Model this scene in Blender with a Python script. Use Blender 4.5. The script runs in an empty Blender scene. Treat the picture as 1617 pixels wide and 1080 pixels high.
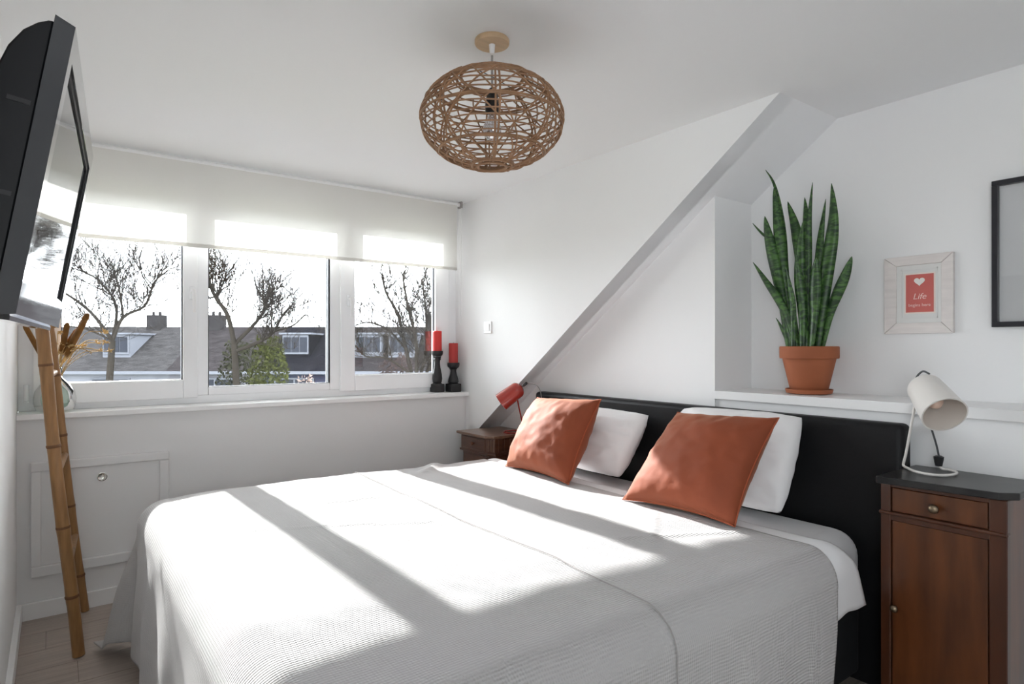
import bpy, bmesh, math, random
from mathutils import Vector, Matrix, noise

# ------------------------------------------------------------------ camera, sky, sun, exposure
scene = bpy.context.scene
C = scene.collection
R = math.radians
IMG_W, IMG_H, FOC = 1617, 1080, 968.577
YAW = R(36.7559)
CAM = Vector((.11367, 0.0, 1.22008))
cd = bpy.data.cameras.new('camera'); cam = bpy.data.objects.new('camera', cd); C.objects.link(cam)
cam.location = CAM; cam.rotation_euler = (R(90), 0, -YAW)
cd.sensor_fit = 'HORIZONTAL'; cd.sensor_width = 36; cd.lens = 36 * FOC / IMG_W
cd.shift_y = (549.1665 - 540) / IMG_W
cd.clip_start = .02; cd.clip_end = 400
scene.camera = cam

wd = bpy.data.worlds.new('hazy_sky'); scene.world = wd; wd.use_nodes = True
bg = wd.node_tree.nodes['Background']
bg.inputs[0].default_value = (.925, .962, 1.0, 1); bg.inputs[1].default_value = 9.0

sd = bpy.data.lights.new('sun', 'SUN'); sun = bpy.data.objects.new('sun', sd); C.objects.link(sun)
sd.energy = 10.5; sd.color = (1.0, .985, .97); sd.angle = R(.9)
sun.location = (1, 12, 8)
sun.rotation_euler = Vector((.03, -1, -.480)).to_track_quat('-Z', 'Y').to_euler()

pd = bpy.data.lights.new('window_portal', 'AREA'); portal = bpy.data.objects.new('window_portal', pd); C.objects.link(portal)
pd.shape = 'RECTANGLE'; pd.size = 2.3; pd.size_y = 1.1; pd.cycles.is_portal = True
portal.location = (1.17, 3.74, 1.47); portal.rotation_euler = (R(-90), 0, 0)

pd2 = bpy.data.lights.new('rear_window_portal', 'AREA'); portal2 = bpy.data.objects.new('rear_window_portal', pd2); C.objects.link(portal2)
pd2.shape = 'RECTANGLE'; pd2.size = .9; pd2.size_y = .95; pd2.cycles.is_portal = True
portal2.location = (-.275, -1.83, 1.52); portal2.rotation_euler = (R(90), 0, 0)

pd3 = bpy.data.lights.new('fill_window_portal', 'AREA'); portal3 = bpy.data.objects.new('fill_window_portal', pd3); C.objects.link(portal3)  # portal for the added, unseen fill window
pd3.shape = 'RECTANGLE'; pd3.size = 1.3; pd3.size_y = .9; pd3.cycles.is_portal = True
portal3.location = (-1.13, -.85, 1.4); portal3.rotation_euler = (0, R(-90), 0)

vs = scene.view_settings
vs.view_transform = 'Standard'; vs.look = 'None'; vs.exposure = 0.66; vs.gamma = 1.0; vs.use_curve_mapping = False
scene.cycles.use_denoising = True
scene.cycles.max_bounces = 12; scene.cycles.diffuse_bounces = 7; scene.cycles.transparent_max_bounces = 16

# ------------------------------------------------------------------ room numbers (metres)
H = 2.2; WL = -.02; YW = 3.5022
W1, W2, W3 = 2.3416, 2.5072, 2.7976
YS, M = 1.2678, .7252; YN, ZL = 1.6722, 1.0271
def slope_z(y): return H + M * (YS - y)

# ------------------------------------------------------------------ materials
def _n(nt, t, **kw):
    n = nt.nodes.new(t)
    for k, v in kw.items(): setattr(n, k, v)
    return n
MATS = {}
def pmat(name, col, rough=.5, metal=0.0, var=None, bump=None, coat=0.0, sheen=0.0, spec=.5, emit=None, stretch=(1, 1, 1), col2=None, trans=None):
    m = bpy.data.materials.new(name); m.use_nodes = True; nt = m.node_tree; b = nt.nodes['Principled BSDF']
    b.inputs['Base Color'].default_value = (*col, 1); b.inputs['Roughness'].default_value = rough
    b.inputs['Metallic'].default_value = metal; b.inputs['Coat Weight'].default_value = coat
    b.inputs['Sheen Weight'].default_value = sheen; b.inputs['Specular IOR Level'].default_value = spec
    if sheen: b.inputs['Sheen Roughness'].default_value = .4
    if var or bump:
        tc = _n(nt, 'ShaderNodeTexCoord'); mp = _n(nt, 'ShaderNodeMapping')
        mp.inputs['Scale'].default_value = stretch
        nt.links.new(tc.outputs['Object'], mp.inputs['Vector'])
    if var:
        nz = _n(nt, 'ShaderNodeTexNoise'); nz.inputs['Scale'].default_value = var[0]; nz.inputs['Detail'].default_value = 5
        nt.links.new(mp.outputs[0], nz.inputs['Vector'])
        mx = _n(nt, 'ShaderNodeMix', data_type='RGBA')
        rr = _n(nt, 'ShaderNodeMapRange'); rr.inputs[1].default_value = .3; rr.inputs[2].default_value = .7
        nt.links.new(nz.outputs['Fac'], rr.inputs[0]); nt.links.new(rr.outputs[0], mx.inputs[0])
        c2 = col2 or tuple(min(1, c * (1 - var[1])) for c in col)
        mx.inputs[6].default_value = (*col, 1); mx.inputs[7].default_value = (*c2, 1)
        nt.links.new(mx.outputs[2], b.inputs['Base Color'])
    if bump:
        nb = _n(nt, 'ShaderNodeTexNoise'); nb.inputs['Scale'].default_value = bump[0]; nb.inputs['Detail'].default_value = 4
        nt.links.new(mp.outputs[0], nb.inputs['Vector'])
        bp = _n(nt, 'ShaderNodeBump'); bp.inputs['Strength'].default_value = bump[1]; bp.inputs['Distance'].default_value = bump[2] if len(bump) > 2 else .002
        nt.links.new(nb.outputs['Fac'], bp.inputs['Height']); nt.links.new(bp.outputs[0], b.inputs['Normal'])
    if emit: b.inputs['Emission Color'].default_value = (*emit[0], 1); b.inputs['Emission Strength'].default_value = emit[1]
    MATS[name] = m
    return m
wall_m = pmat('white_wall_paint', (.86, .86, .86), .6, bump=(60, .12, .001))
ceil_m = pmat('white_ceiling_paint', (.86, .868, .88), .75, bump=(50, .1, .001))
trim_m = pmat('white_satin_trim', (.88, .88, .88), .3)
panelw_m = pmat('white_panel_paint', (.8, .8, .8), .42)
frame_m = pmat('white_window_plastic', (.90, .91, .925), .22)
gasket_m = pmat('dark_gasket', (.05, .055, .07), .5)
plank_m = pmat('pale_laminate', (.44, .37, .32), .38, var=(6, .28), bump=(40, .1, .0006), stretch=(.6, 14, 1))
joint_m = pmat('floor_joint', (.16, .13, .11), .8)
black_m = pmat('black_leather', (.008, .008, .009), .5, bump=(90, .25, .002), spec=.25)
blackcloth_m = pmat('black_box_spring', (.012, .012, .014), .85)
sheet_m = pmat('white_cotton', (.83, .83, .84), .8, bump=(9, .35, .012), sheen=.15)
pillow_m = pmat('white_pillow_cotton', (.84, .83, .83), .8, bump=(7, .4, .012), sheen=.15)
orange_m = pmat('rust_velvet', (.275, .056, .0165), .75, var=(5, .22), bump=(7, .4, .012), sheen=.3)
orange_m.node_tree.nodes['Principled BSDF'].inputs['Sheen Tint'].default_value = (1, .62, .4, 1)
piping_m = pmat('rust_piping', (.34, .07, .022), .7)
rattan_m = pmat('rattan_cane', (.40, .22, .115), .55, var=(30, .35))
palewood_m = pmat('pale_turned_wood', (.62, .43, .26), .5, var=(5, .18), stretch=(1, 12, 1))
bamboo_m = pmat('bamboo_cane', (.36, .185, .068), .42, var=(9, .35), stretch=(7, 7, 1))
node_m = pmat('bamboo_node', (.16, .07, .025), .6)
ply_m = pmat('walnut_wood', (.155, .048, .0135), .33, var=(4.5, .62), bump=(20, .08, .001), stretch=(4, 4, .6), coat=.2)
walnutd_m = pmat('walnut_frame', (.088, .027, .010), .35, var=(5, .45), stretch=(4, 4, .6), coat=.2)
oldwood_m = pmat('old_chestnut_wood', (.115, .042, .02), .35, var=(6, .45), stretch=(1, 1, 5), coat=.25)
oldtop_m = pmat('worn_chestnut_top', (.19, .10, .06), .3, var=(7, .4), stretch=(4, .8, 1), coat=.3)
marble_m = pmat('black_marble', (.014, .014, .015), .3, var=(9, .3), col2=(.045, .043, .042), spec=.3)
brass_m = pmat('aged_brass', (.28, .22, .15), .35, metal=1.0)
chrome_m = pmat('chrome', (.75, .74, .70), .15, metal=1.0)
knobw_m = pmat('dark_wood_knob', (.12, .04, .018), .3, coat=.4)
lampw_m = pmat('cream_lamp_enamel', (.80, .77, .73), .35)
lampwi_m = pmat('cream_lamp_inside', (.74, .68, .62), .6)
red_m = pmat('red_lamp_enamel', (.34, .03, .02), .25, coat=.5)
redi_m = pmat('red_lamp_inside', (.5, .06, .04), .5)
blackp_m = pmat('black_plastic', (.015, .015, .017), .35)
cable_m = pmat('dark_cable', (.07, .075, .08), .5)
greyw_m = pmat('grey_flex', (.33, .31, .30), .5)
terra_m = pmat('terracotta', (.38, .115, .046), .75, var=(8, .16))
soil_m = pmat('dark_soil', (.05, .035, .025), .95, bump=(60, 1, .006))
candle_m = pmat('red_wax', (.62, .025, .02), .45)
candle_m.node_tree.nodes['Principled BSDF'].inputs['Subsurface Weight'].default_value = .35
candle_m.node_tree.nodes['Principled BSDF'].inputs['Subsurface Radius'].default_value = (.03, .006, .003)
candle_m.node_tree.nodes['Principled BSDF'].inputs['Subsurface Scale'].default_value = .6
holder_m = pmat('black_turned_wood', (.012, .012, .014), .5)
tvb_m = pmat('tv_black_plastic', (.004, .0045, .006), .45, spec=.3)
tvg_m = pmat('tv_gloss_bezel', (.03, .032, .036), .06, coat=.6)
tvs_m = pmat('tv_screen', (.006, .006, .008), .04, spec=.8)
tvst_m = pmat('tv_inner_edge', (.006, .006, .007), .55)
steel_m = pmat('bracket_steel', (.12, .1, .09), .5, metal=.6)
whitewash_m = pmat('whitewashed_wood', (.80, .75, .725), .6, var=(9, .12), stretch=(1, 1, 6))
mat_m = pmat('picture_mount', (.74, .74, .72), .7)
cream_m = pmat('cream_card', (.84, .76, .70), .7)
coral_m = pmat('coral_print', (.58, .14, .12), .7)
print_m = pmat('pale_pink_print', (.86, .62, .58), .7)
heart_m = pmat('white_print', (.85, .83, .78), .7)
bframe_m = pmat('black_frame_wood', (.015, .015, .02), .35)
poster_m = pmat('pale_poster', (.85, .85, .85), .6)
cattail_m = pmat('cattail_brown', (.26, .12, .03), .9, var=(40, .3))
straw_m = pmat('dried_straw', (.62, .43, .19), .8, var=(20, .25))
bark_m = pmat('tree_bark', (.018, .0155, .013), .9, var=(6, .3), spec=0.0)
ivy_m = pmat('ivy_leaf', (.034, .038, .012), .7, var=(1.5, .5), spec=0.0)
hedge_m = pmat('hedge_leaf', (.018, .019, .011), .8, var=(1.5, .4), spec=0.0)
bloss_m = pmat('pale_seed_heads', (.13, .10, .088), .9, spec=0.0)
bulb_m = pmat('silvered_bulb', (.8, .8, .82), .08, metal=.85)

def leaf_material():
    m = bpy.data.materials.new('snake_plant_leaf'); m.use_nodes = True; nt = m.node_tree; b = nt.nodes['Principled BSDF']
    b.inputs['Roughness'].default_value = .42
    uv = _n(nt, 'ShaderNodeUVMap'); mp = _n(nt, 'ShaderNodeMapping'); mp.inputs['Scale'].default_value = (1.2, 26, 1)
    nt.links.new(uv.outputs[0], mp.inputs[0])
    nz = _n(nt, 'ShaderNodeTexNoise'); nz.inputs['Scale'].default_value = 1.0; nz.inputs['Detail'].default_value = 3; nz.inputs['Distortion'].default_value = .8
    nt.links.new(mp.outputs[0], nz.inputs[0])
    cr = _n(nt, 'ShaderNodeValToRGB'); cr.color_ramp.elements[0].position = .42; cr.color_ramp.elements[1].position = .62
    cr.color_ramp.elements[0].color = (.011, .04, .011, 1); cr.color_ramp.elements[1].color = (.068, .165, .034, 1)
    nt.links.new(nz.outputs['Fac'], cr.inputs[0]); nt.links.new(cr.outputs[0], b.inputs['Base Color'])
    return m
leaf_m = leaf_material()

def waffle_material():
    m = bpy.data.materials.new('grey_waffle_weave'); m.use_nodes = True; nt = m.node_tree; b = nt.nodes['Principled BSDF']
    b.inputs['Base Color'].default_value = (.48, .466, .46, 1); b.inputs['Roughness'].default_value = .9
    b.inputs['Sheen Weight'].default_value = .2
    uv = _n(nt, 'ShaderNodeUVMap'); sp = _n(nt, 'ShaderNodeSeparateXYZ'); nt.links.new(uv.outputs[0], sp.inputs[0])
    def wave(sock, period):
        a = _n(nt, 'ShaderNodeMath', operation='MULTIPLY'); a.inputs[1].default_value = 2 * math.pi / period
        nt.links.new(sock, a.inputs[0]); s = _n(nt, 'ShaderNodeMath', operation='SINE'); nt.links.new(a.outputs[0], s.inputs[0]); return s.outputs[0]
    w1 = wave(sp.outputs[1], .0085); w2 = wave(sp.outputs[0], .0068)
    k = _n(nt, 'ShaderNodeMath', operation='MULTIPLY'); k.inputs[1].default_value = .45; nt.links.new(w2, k.inputs[0])
    s = _n(nt, 'ShaderNodeMath', operation='ADD'); nt.links.new(w1, s.inputs[0]); nt.links.new(k.outputs[0], s.inputs[1])
    bp = _n(nt, 'ShaderNodeBump'); bp.inputs['Strength'].default_value = .7; bp.inputs['Distance'].default_value = .0012
    nt.links.new(s.outputs[0], bp.inputs['Height'])
    nz = _n(nt, 'ShaderNodeTexNoise'); nz.inputs['Scale'].default_value = 9; nz.inputs['Detail'].default_value = 4
    nt.links.new(uv.outputs[0], nz.inputs[0])
    b2 = _n(nt, 'ShaderNodeBump'); b2.inputs['Strength'].default_value = .35; b2.inputs['Distance'].default_value = .012
    nt.links.new(nz.outputs['Fac'], b2.inputs['Height']); nt.links.new(bp.outputs[0], b2.inputs['Normal']); nt.links.new(b2.outputs[0], b.inputs['Normal'])
    return m
waffle_m = waffle_material()
seam_m = pmat('coverlet_seam', (.36, .34, .33), .9)

def blind_material():
    m = bpy.data.materials.new('translucent_blind_fabric'); m.use_nodes = True; nt = m.node_tree
    nt.nodes.remove(nt.nodes['Principled BSDF']); out = nt.nodes['Material Output']
    d = _n(nt, 'ShaderNodeBsdfDiffuse'); d.inputs[0].default_value = (.78, .77, .74, 1)
    t = _n(nt, 'ShaderNodeBsdfTranslucent'); t.inputs[0].default_value = (.80, .79, .755, 1)
    mx = _n(nt, 'ShaderNodeMixShader'); mx.inputs[0].default_value = .34
    nt.links.new(d.outputs[0], mx.inputs[1]); nt.links.new(t.outputs[0], mx.inputs[2]); nt.links.new(mx.outputs[0], out.inputs[0])
    return m
blind_m = blind_material()

def glass_material(name, tint, refl=.05, rough=0.0):
    m = bpy.data.materials.new(name); m.use_nodes = True; nt = m.node_tree
    nt.nodes.remove(nt.nodes['Principled BSDF']); out = nt.nodes['Material Output']
    t = _n(nt, 'ShaderNodeBsdfTransparent'); t.inputs[0].default_value = (*tint, 1)
    g = _n(nt, 'ShaderNodeBsdfGlossy'); g.inputs['Roughness'].default_value = rough
    f = _n(nt, 'ShaderNodeFresnel'); f.inputs[0].default_value = 1.5
    mx = _n(nt, 'ShaderNodeMixShader')
    nt.links.new(f.outputs[0], mx.inputs[0]); nt.links.new(t.outputs[0], mx.inputs[1]); nt.links.new(g.outputs[0], mx.inputs[2]); nt.links.new(mx.outputs[0], out.inputs[0])
    return m
glass_m = glass_material('window_glass', (.97, .98, .98))
vase_m = glass_material('green_bottle_glass', (.80, .90, .84))
pglass_m = glass_material('picture_glass', (.995, .995, .995))

# ------------------------------------------------------------------ mesh helpers
class MB:
    def __init__(s): s.v = []; s.f = []; s.uv = None
    def add(s, vs, fs):
        o = len(s.v); s.v += [tuple(p) for p in vs]; s.f += [tuple(i + o for i in q) for q in fs]; return s
    def box(s, x0, x1, y0, y1, z0, z1):
        return s.add([(x, y, z) for x in (x0, x1) for y in (y0, y1) for z in (z0, z1)],
                     [(0, 1, 3, 2), (4, 6, 7, 5), (0, 4, 5, 1), (2, 3, 7, 6), (0, 2, 6, 4), (1, 5, 7, 3)])
    def prism(s, poly, axis, a, b):
        n = len(poly); vs = []
        for t in (a, b):
            for p in poly:
                q = list(p); q.insert(axis, t); vs.append(q)
        fs = [tuple(range(n)), tuple(range(2 * n - 1, n - 1, -1))] + [(i, i + n, (i + 1) % n + n, (i + 1) % n) for i in range(n)]
        return s.add(vs, fs)
    def tube(s, pts, r, n=10, closed=False, cap=True):
        pts = [Vector(p) for p in pts]; k = len(pts); rs = r if isinstance(r, (list, tuple)) else [r] * k
        up = None; rings = []
        for i, p in enumerate(pts):
            if closed: t = pts[(i + 1) % k] - pts[i - 1]
            else: t = pts[min(i + 1, k - 1)] - pts[max(i - 1, 0)]
            t.normalize()
            if up is None:
                a = Vector((0, 0, 1)) if abs(t.z) < .9 else Vector((1, 0, 0)); up = (a - t * a.dot(t)).normalized()
            else:
                up = up - t * up.dot(t)
                up = up.normalized() if up.length > 1e-6 else t.orthogonal().normalized()
            sd = t.cross(up); rings.append([p + (up * math.cos(2 * math.pi * j / n) + sd * math.sin(2 * math.pi * j / n)) * rs[i] for j in range(n)])
        vs = [q for rg in rings for q in rg]; fs = []
        for i in range(k if closed else k - 1):
            a = i * n; b = ((i + 1) % k) * n
            fs += [(a + j, a + (j + 1) % n, b + (j + 1) % n, b + j) for j in range(n)]
        if cap and not closed: fs += [tuple(range(n - 1, -1, -1)), tuple(range((k - 1) * n, k * n))]
        return s.add(vs, fs)
    def lathe(s, prof, n=32, origin=(0, 0, 0), axis=(0, 0, 1), cap=True):
        q = Vector((0, 0, 1)).rotation_difference(Vector(axis).normalized()); o = Vector(origin)
        vs = [o + q @ Vector((r * math.cos(2 * math.pi * j / n), r * math.sin(2 * math.pi * j / n), z)) for r, z in prof for j in range(n)]
        fs = [(i * n + j, i * n + (j + 1) % n, (i + 1) * n + (j + 1) % n, (i + 1) * n + j) for i in range(len(prof) - 1) for j in range(n)]
        if cap: fs += [tuple(range(n - 1, -1, -1)), tuple(range((len(prof) - 1) * n, len(prof) * n))]
        return s.add(vs, fs)
    def grid(s, fn, nu, nv, uvfn=None):
        o = len(s.v)
        for i in range(nu + 1):
            for j in range(nv + 1): s.v.append(tuple(fn(i / nu, j / nv)))
        s.f += [(o + i * (nv + 1) + j, o + (i + 1) * (nv + 1) + j, o + (i + 1) * (nv + 1) + j + 1, o + i * (nv + 1) + j + 1) for i in range(nu) for j in range(nv)]
        if uvfn: s.uv = [uvfn(i / nu, j / nv) for i in range(nu + 1) for j in range(nv + 1)]
        return s
    def build(s, name, mat, parent=None, smooth=None, bevel=0, org=None, seg=2):
        root = parent
        while root is not None and root.parent is not None: root = root.parent
        o = Vector(org) if org is not None else (root.location.copy() if root is not None else Vector((0, 0, 0)))
        me = bpy.data.meshes.new(name); me.from_pydata([Vector(p) - o for p in s.v], [], s.f); me.validate(); me.update()
        bm = bmesh.new(); bm.from_mesh(me); bmesh.ops.recalc_face_normals(bm, faces=bm.faces); bm.to_mesh(me); bm.free()
        if s.uv:
            ul = me.uv_layers.new(name='UVMap')
            for lp in me.loops: ul.data[lp.index].uv = s.uv[lp.vertex_index]
        if smooth is not None:
            me.shade_smooth()
            if smooth < 180: me.set_sharp_from_angle(angle=R(smooth))
        me.materials.append(mat)
        ob = bpy.data.objects.new(name, me); C.objects.link(ob)
        if parent is not None: ob.parent = parent
        else: ob.location = o
        if bevel:
            bv = ob.modifiers.new('bevel', 'BEVEL'); bv.width = bevel; bv.segments = seg; bv.limit_method = 'ANGLE'; bv.angle_limit = R(40)
        return ob
def tag(o, label, cat, group=None, kind=None):
    if label: o['label'] = label
    if cat: o['category'] = cat
    if group: o['group'] = group
    if kind: o['kind'] = kind
    return o
def thing(name, loc, label, cat, group=None):
    e = bpy.data.objects.new(name, None); C.objects.link(e); e.location = loc; e.empty_display_size = .05
    return tag(e, label, cat, group)
def struct(name, mb, mat, label, bevel=0, smooth=None):
    o = mb.build(name, mat, None, smooth, bevel); o['kind'] = 'structure'; o['label'] = label; return o
def box(*a): return MB().box(*a)
def copy_obj(o, parent=None, loc=None):
    c = o.copy(); C.objects.link(c)
    if parent is not None: c.parent = parent
    if loc is not None: c.location = loc
    return c

# ------------------------------------------------------------------ room shell
rnd = random.Random(7)
fl = struct('floor', box(-1.0, W3 + .1, -1.7, 3.7, -.12, -.006), joint_m, 'pale grey brown laminate plank floor')
plank = None; pw, plen = .19, 1.28
row = 0; y = 3.5
while y > -1.7:
    x = -1.0 - rnd.random() * plen
    while x < W3 + .1:
        xa, xb = max(x + .0008, -1.0), min(x + plen - .0008, W3 + .1)
        if xb - xa > .05:
            if plank is None or abs((xb - xa) - (plen - .0016)) > 1e-4 or True:
                ob = MB().box(xa, xb, y - pw + .0012, y - .0012, -.006, 0).build('plank', plank_m, fl)
        x += plen
    y -= pw; row += 1
struct('ceiling', box(-1.0, W3 + .15, -1.7, 3.85, H, H + .12), ceil_m, 'plain white ceiling')
struct('wall_left', box(-.14, WL, .55, 3.78, 0, H), wall_m, 'white wall behind the television')
struct('wall_return', box(-1.0, -.14, .55, .65, 0, H), wall_m, 'short white return wall by the entrance')
we = MB().box(-1.1, -1.0, -1.7, -1.25, 0, H); we.box(-1.1, -1.0, -.45, .65, 0, H); we.box(-1.1, -1.0, -1.25, -.45, 0, .75); we.box(-1.1, -1.0, -1.25, -.45, 2.05, H)
struct('wall_entry', we, wall_m, 'white entrance wall')
wrr = MB().box(-1.1, -.72, -1.8, -1.7, 0, H); wrr.box(.17, W3 + .15, -1.8, -1.7, 0, H); wrr.box(-.72, .17, -1.8, -1.7, 0, 1.05); wrr.box(-.72, .17, -1.8, -1.7, 2.0, H)
struct('wall_rear', wrr, wall_m, 'white rear wall opposite the window')
ww = MB().box(WL, W2 + .1, YW, 3.74, 0, .896); ww.box(WL, W1, 3.60, 3.74, 2.055, H)
struct('wall_window', ww, panelw_m, 'white wall under and over the wide window')
# dormer cheek: triangle of wall above the sloping roof line
yb = YS + (H - .40) / M
ck = MB().prism([(YS, H), (3.78, H), (3.78, slope_z(3.78)), ], 0, W1, W1 + .10)
struct('wall_dormer', ck, wall_m, 'white triangular dormer side wall with the light switch')
sl = MB().prism([(YS, H), (YS, H + .15), (3.9, slope_z(3.9) + .15), (3.9, slope_z(3.9))], 0, W1 + .0008, W3 + .12)
struct('ceiling_slope', sl, ceil_m, 'white sloping roof underside between dormer and right wall')
wr = MB().prism([(YN, 0), (3.74, 0), (3.74, slope_z(3.74)), (YN, slope_z(YN))], 0, W2, W2 + .1)
struct('wall_right', wr, wall_m, 'white knee wall behind the headboard')
wn = MB().box(W2 + .1, W3, YN, YN + .1, ZL - .03, slope_z(YN))
struct('wall_niche', wn, wall_m, 'white end face of the plant niche')
struct('wall_right_upper', MB().prism([(-1.7, ZL - .03), (YN + .05, ZL - .03), (YN + .05, slope_z(YN + .05)), (YS, H), (-1.7, H)], 0, W3, W3 + .1), wall_m, 'white upper right wall above the ledge')
struct('wall_right_lower', box(W2 + .010, W3, -1.7, YN, 0, ZL - .037), wall_m, 'white lower right wall under the ledge')
struct('trim_1', box(W2 - .010, W3, -1.7, YN + .002, ZL - .037, ZL), trim_m, 'long white ledge carrying the potted plant', bevel=.002)
struct('baseboard_left', box(WL, .0, .55, YW, 0, .075), trim_m, 'white skirting board under the television wall', bevel=.002)
struct('baseboard_window', box(0, W2, YW - .014, YW, 0, .075), trim_m, 'white skirting board under the window', bevel=.002)
struct('baseboard_right', box(W2 - .004, W2 + .010, -1.7, .5, 0, .075), trim_m, 'white skirting board on the right wall', bevel=.002)
struct('trim_2', box(WL, W1, 3.462, 3.64, .898, .924), trim_m, 'white window sill board', bevel=.004)

# ------------------------------------------------------------------ window
FY = 3.62
def rect_frame(x0, x1, z0, z1, wl, wr_, wb, wt, ya, yb_):
    m = MB(); m.box(x0, x0 + wl, ya, yb_, z0, z1); m.box(x1 - wr_, x1, ya, yb_, z0, z1)
    m.box(x0 + wl, x1 - wr_, ya, yb_, z0, z0 + wb); m.box(x0 + wl, x1 - wr_, ya, yb_, z1 - wt, z1); return m
win = bpy.data.objects.new('window_1', None); C.objects.link(win); win.location = (1.16, FY, .924)
win['kind'] = 'structure'; win['label'] = 'wide white plastic window with three panes'
MB_o = MB()
MB_o.box(WL, .05, FY + .012, FY + .085, .924, 2.055); MB_o.box(2.262, W1, FY + .012, FY + .085, .924, 2.055)
MB_o.box(.05, 2.262, FY + .012, FY + .085, .924, .966); MB_o.box(.05, 2.262, FY + .012, FY + .085, 2.01, 2.055)
MB_o.box(.715, .782, FY + .012, FY + .085, .966, 2.01); MB_o.box(1.451, 1.525, FY + .012, FY + .085, .966, 2.01)
MB_o.build('outer_frame', frame_m, win, bevel=.003)
rect_frame(.782, 1.451, .966, 2.01, .0, .0, .042, .03, FY + .012, FY + .075).build('fixed_bead', frame_m, win, bevel=.002)
def sash(x0, x1, gx0, gx1, hx):
    s = rect_frame(x0, x1, .955, 2.022, gx0 - x0, x1 - gx1, 1.052 - .955, .045, FY - .008, FY + .05)
    so = s.build('sash', frame_m, win, bevel=.004)
    rect_frame(gx0, gx1, 1.052, 1.977, .004, .006, .003, .004, FY + .014, FY + .034).build('gasket', gasket_m, so)
    box(gx0, gx1, FY + .02, FY + .026, 1.052, 1.977).build('pane', glass_m, so)
    h = MB(); h.box(hx - .013, hx + .013, FY - .018, FY - .008, 1.475, 1.545)
    ho = h.build('handle_plate', frame_m, so, bevel=.005)
    g = MB(); g.tube([(hx, FY - .015, 1.52), (hx, FY - .048, 1.52)], .009, 12)
    g.tube([(hx, FY - .048, 1.528), (hx + .003, FY - .052, 1.50), (hx + .004, FY - .05, 1.45), (hx + .004, FY - .048, 1.405)], [.010, .010, .009, .008], 10)
    g.build('handle', trim_m, so, smooth=50)
sash(.035, .728, .14, .658, .70)
sash(1.512, 2.275, 1.603, 2.171, 1.563)
rect_frame(.782, 1.451, 1.008, 1.98, .004, .007, .003, .004, FY + .02, FY + .04).build('gasket', gasket_m, win)
box(.782, 1.451, FY + .028, FY + .034, 1.008, 1.98).build('pane', glass_m, win)
w2o = bpy.data.objects.new('window_2', None); C.objects.link(w2o); w2o.location = (-.275, -1.74, 1.05); w2o['kind'] = 'structure'; w2o['label'] = 'white rear window behind the viewer'
rect_frame(-.72, .17, 1.05, 2.0, .06, .06, .06, .06, -1.78, -1.72).build('outer_frame', frame_m, w2o, bevel=.003)
box(-.66, .11, -1.753, -1.747, 1.11, 1.94).build('pane', glass_m, w2o)
w3o = bpy.data.objects.new('fill_window', None); C.objects.link(w3o); w3o.location = (-1.04, -.85, .75); w3o['kind'] = 'structure'; w3o['label'] = 'added white side window behind the viewer, for fill light'  # unseen window added to let fill light onto the right wall
m3 = MB()
for (a_, b_, c_, d_) in ((-1.25, -1.19, .75, 2.05), (-.51, -.45, .75, 2.05), (-1.19, -.51, .75, .81), (-1.19, -.51, 1.99, 2.05)): m3.box(-1.08, -1.02, a_, b_, c_, d_)
m3.build('outer_frame', frame_m, w3o, bevel=.003)
box(-1.053, -1.047, -1.19, -.51, .81, 1.99).build('pane', glass_m, w3o)
hg = MB(); hg.tube([(.012, FY - .016, .975), (.012, FY - .016, 1.05)], .010, 12); hg.tube([(.012, FY - .016, .966), (.012, FY - .016, .974)], .0105, 12)
hg.build('hinge_cover', frame_m, win, smooth=50)

# access panel under the window
ap = bpy.data.objects.new('door_1', None); C.objects.link(ap); ap.location = (.3, YW, .18); ap['kind'] = 'structure'; ap['label'] = 'white access hatch with raised moulding under the window'
box(.066, .535, YW - .010, YW, .236, .663).build('hatch_panel', panelw_m, ap, bevel=.002)
mo = MB()
for (x0, x1, z0, z1) in ((.03, .575, .663, .705), (.03, .575, .188, .236), (.03, .068, .236, .663), (.533, .575, .236, .663)): mo.box(x0, x1, YW - .022, YW, z0, z1)
mo.build('moulding', panelw_m, ap, bevel=.005, seg=3)
MB().lathe([(.021, 0), (.021, .004), (.017, .005), (.013, .002), (.004, .0015)], 28, (.297, YW - .010, .610), (0, -1, 0)).build('finger_pull', chrome_m, ap, smooth=40)

# light switch on the dormer wall
sw = thing('light_switch', (W1, 3.236, 1.35), 'small white square light switch on the dormer wall', 'light switch')
box(W1 - .008, W1, 3.195, 3.277, 1.312, 1.388).build('switch_plate', trim_m, sw, bevel=.003)
box(W1 - .013, W1 - .007, 3.212, 3.26, 1.327, 1.373).build('rocker', trim_m, sw, bevel=.002)

# ------------------------------------------------------------------ roller blind
bl = thing('roller_blind', (1.15, 3.5, 2.19), 'translucent off white roller blind half lowered over the window', 'blind')
BY = 3.508
MB().grid(lambda u, v: (.012 + u * 2.263, BY + .0016 * math.sin(u * 9) * (1 - v), 1.752 + v * (2.172 - 1.752)), 60, 8).build('blind_fabric', blind_m, bl, smooth=180)
MB().tube([(.0, BY + .010, 2.180), (2.298, BY + .010, 2.180)], .0125, 18).build('roller_tube', trim_m, bl, smooth=40)
MB().box(.012, 2.275, BY - .004, BY + .004, 1.738, 1.757).build('bottom_bar', blind_m, bl, bevel=.003)
for xx in (-.012, 2.298): box(xx, xx + .014, BY - .014, BY + .032, 2.158, H).build('bracket', greyw_m if xx > 1 else trim_m, bl, bevel=.002)
MB().tube([(2.306, BY - .004, 2.165), (2.306, BY - .004, 1.40), (2.306, BY + .012, 1.38), (2.306, BY + .026, 1.40), (2.306, BY + .026, 2.165)], .0018, 6).build('bead_chain', trim_m, bl, smooth=60)

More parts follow.
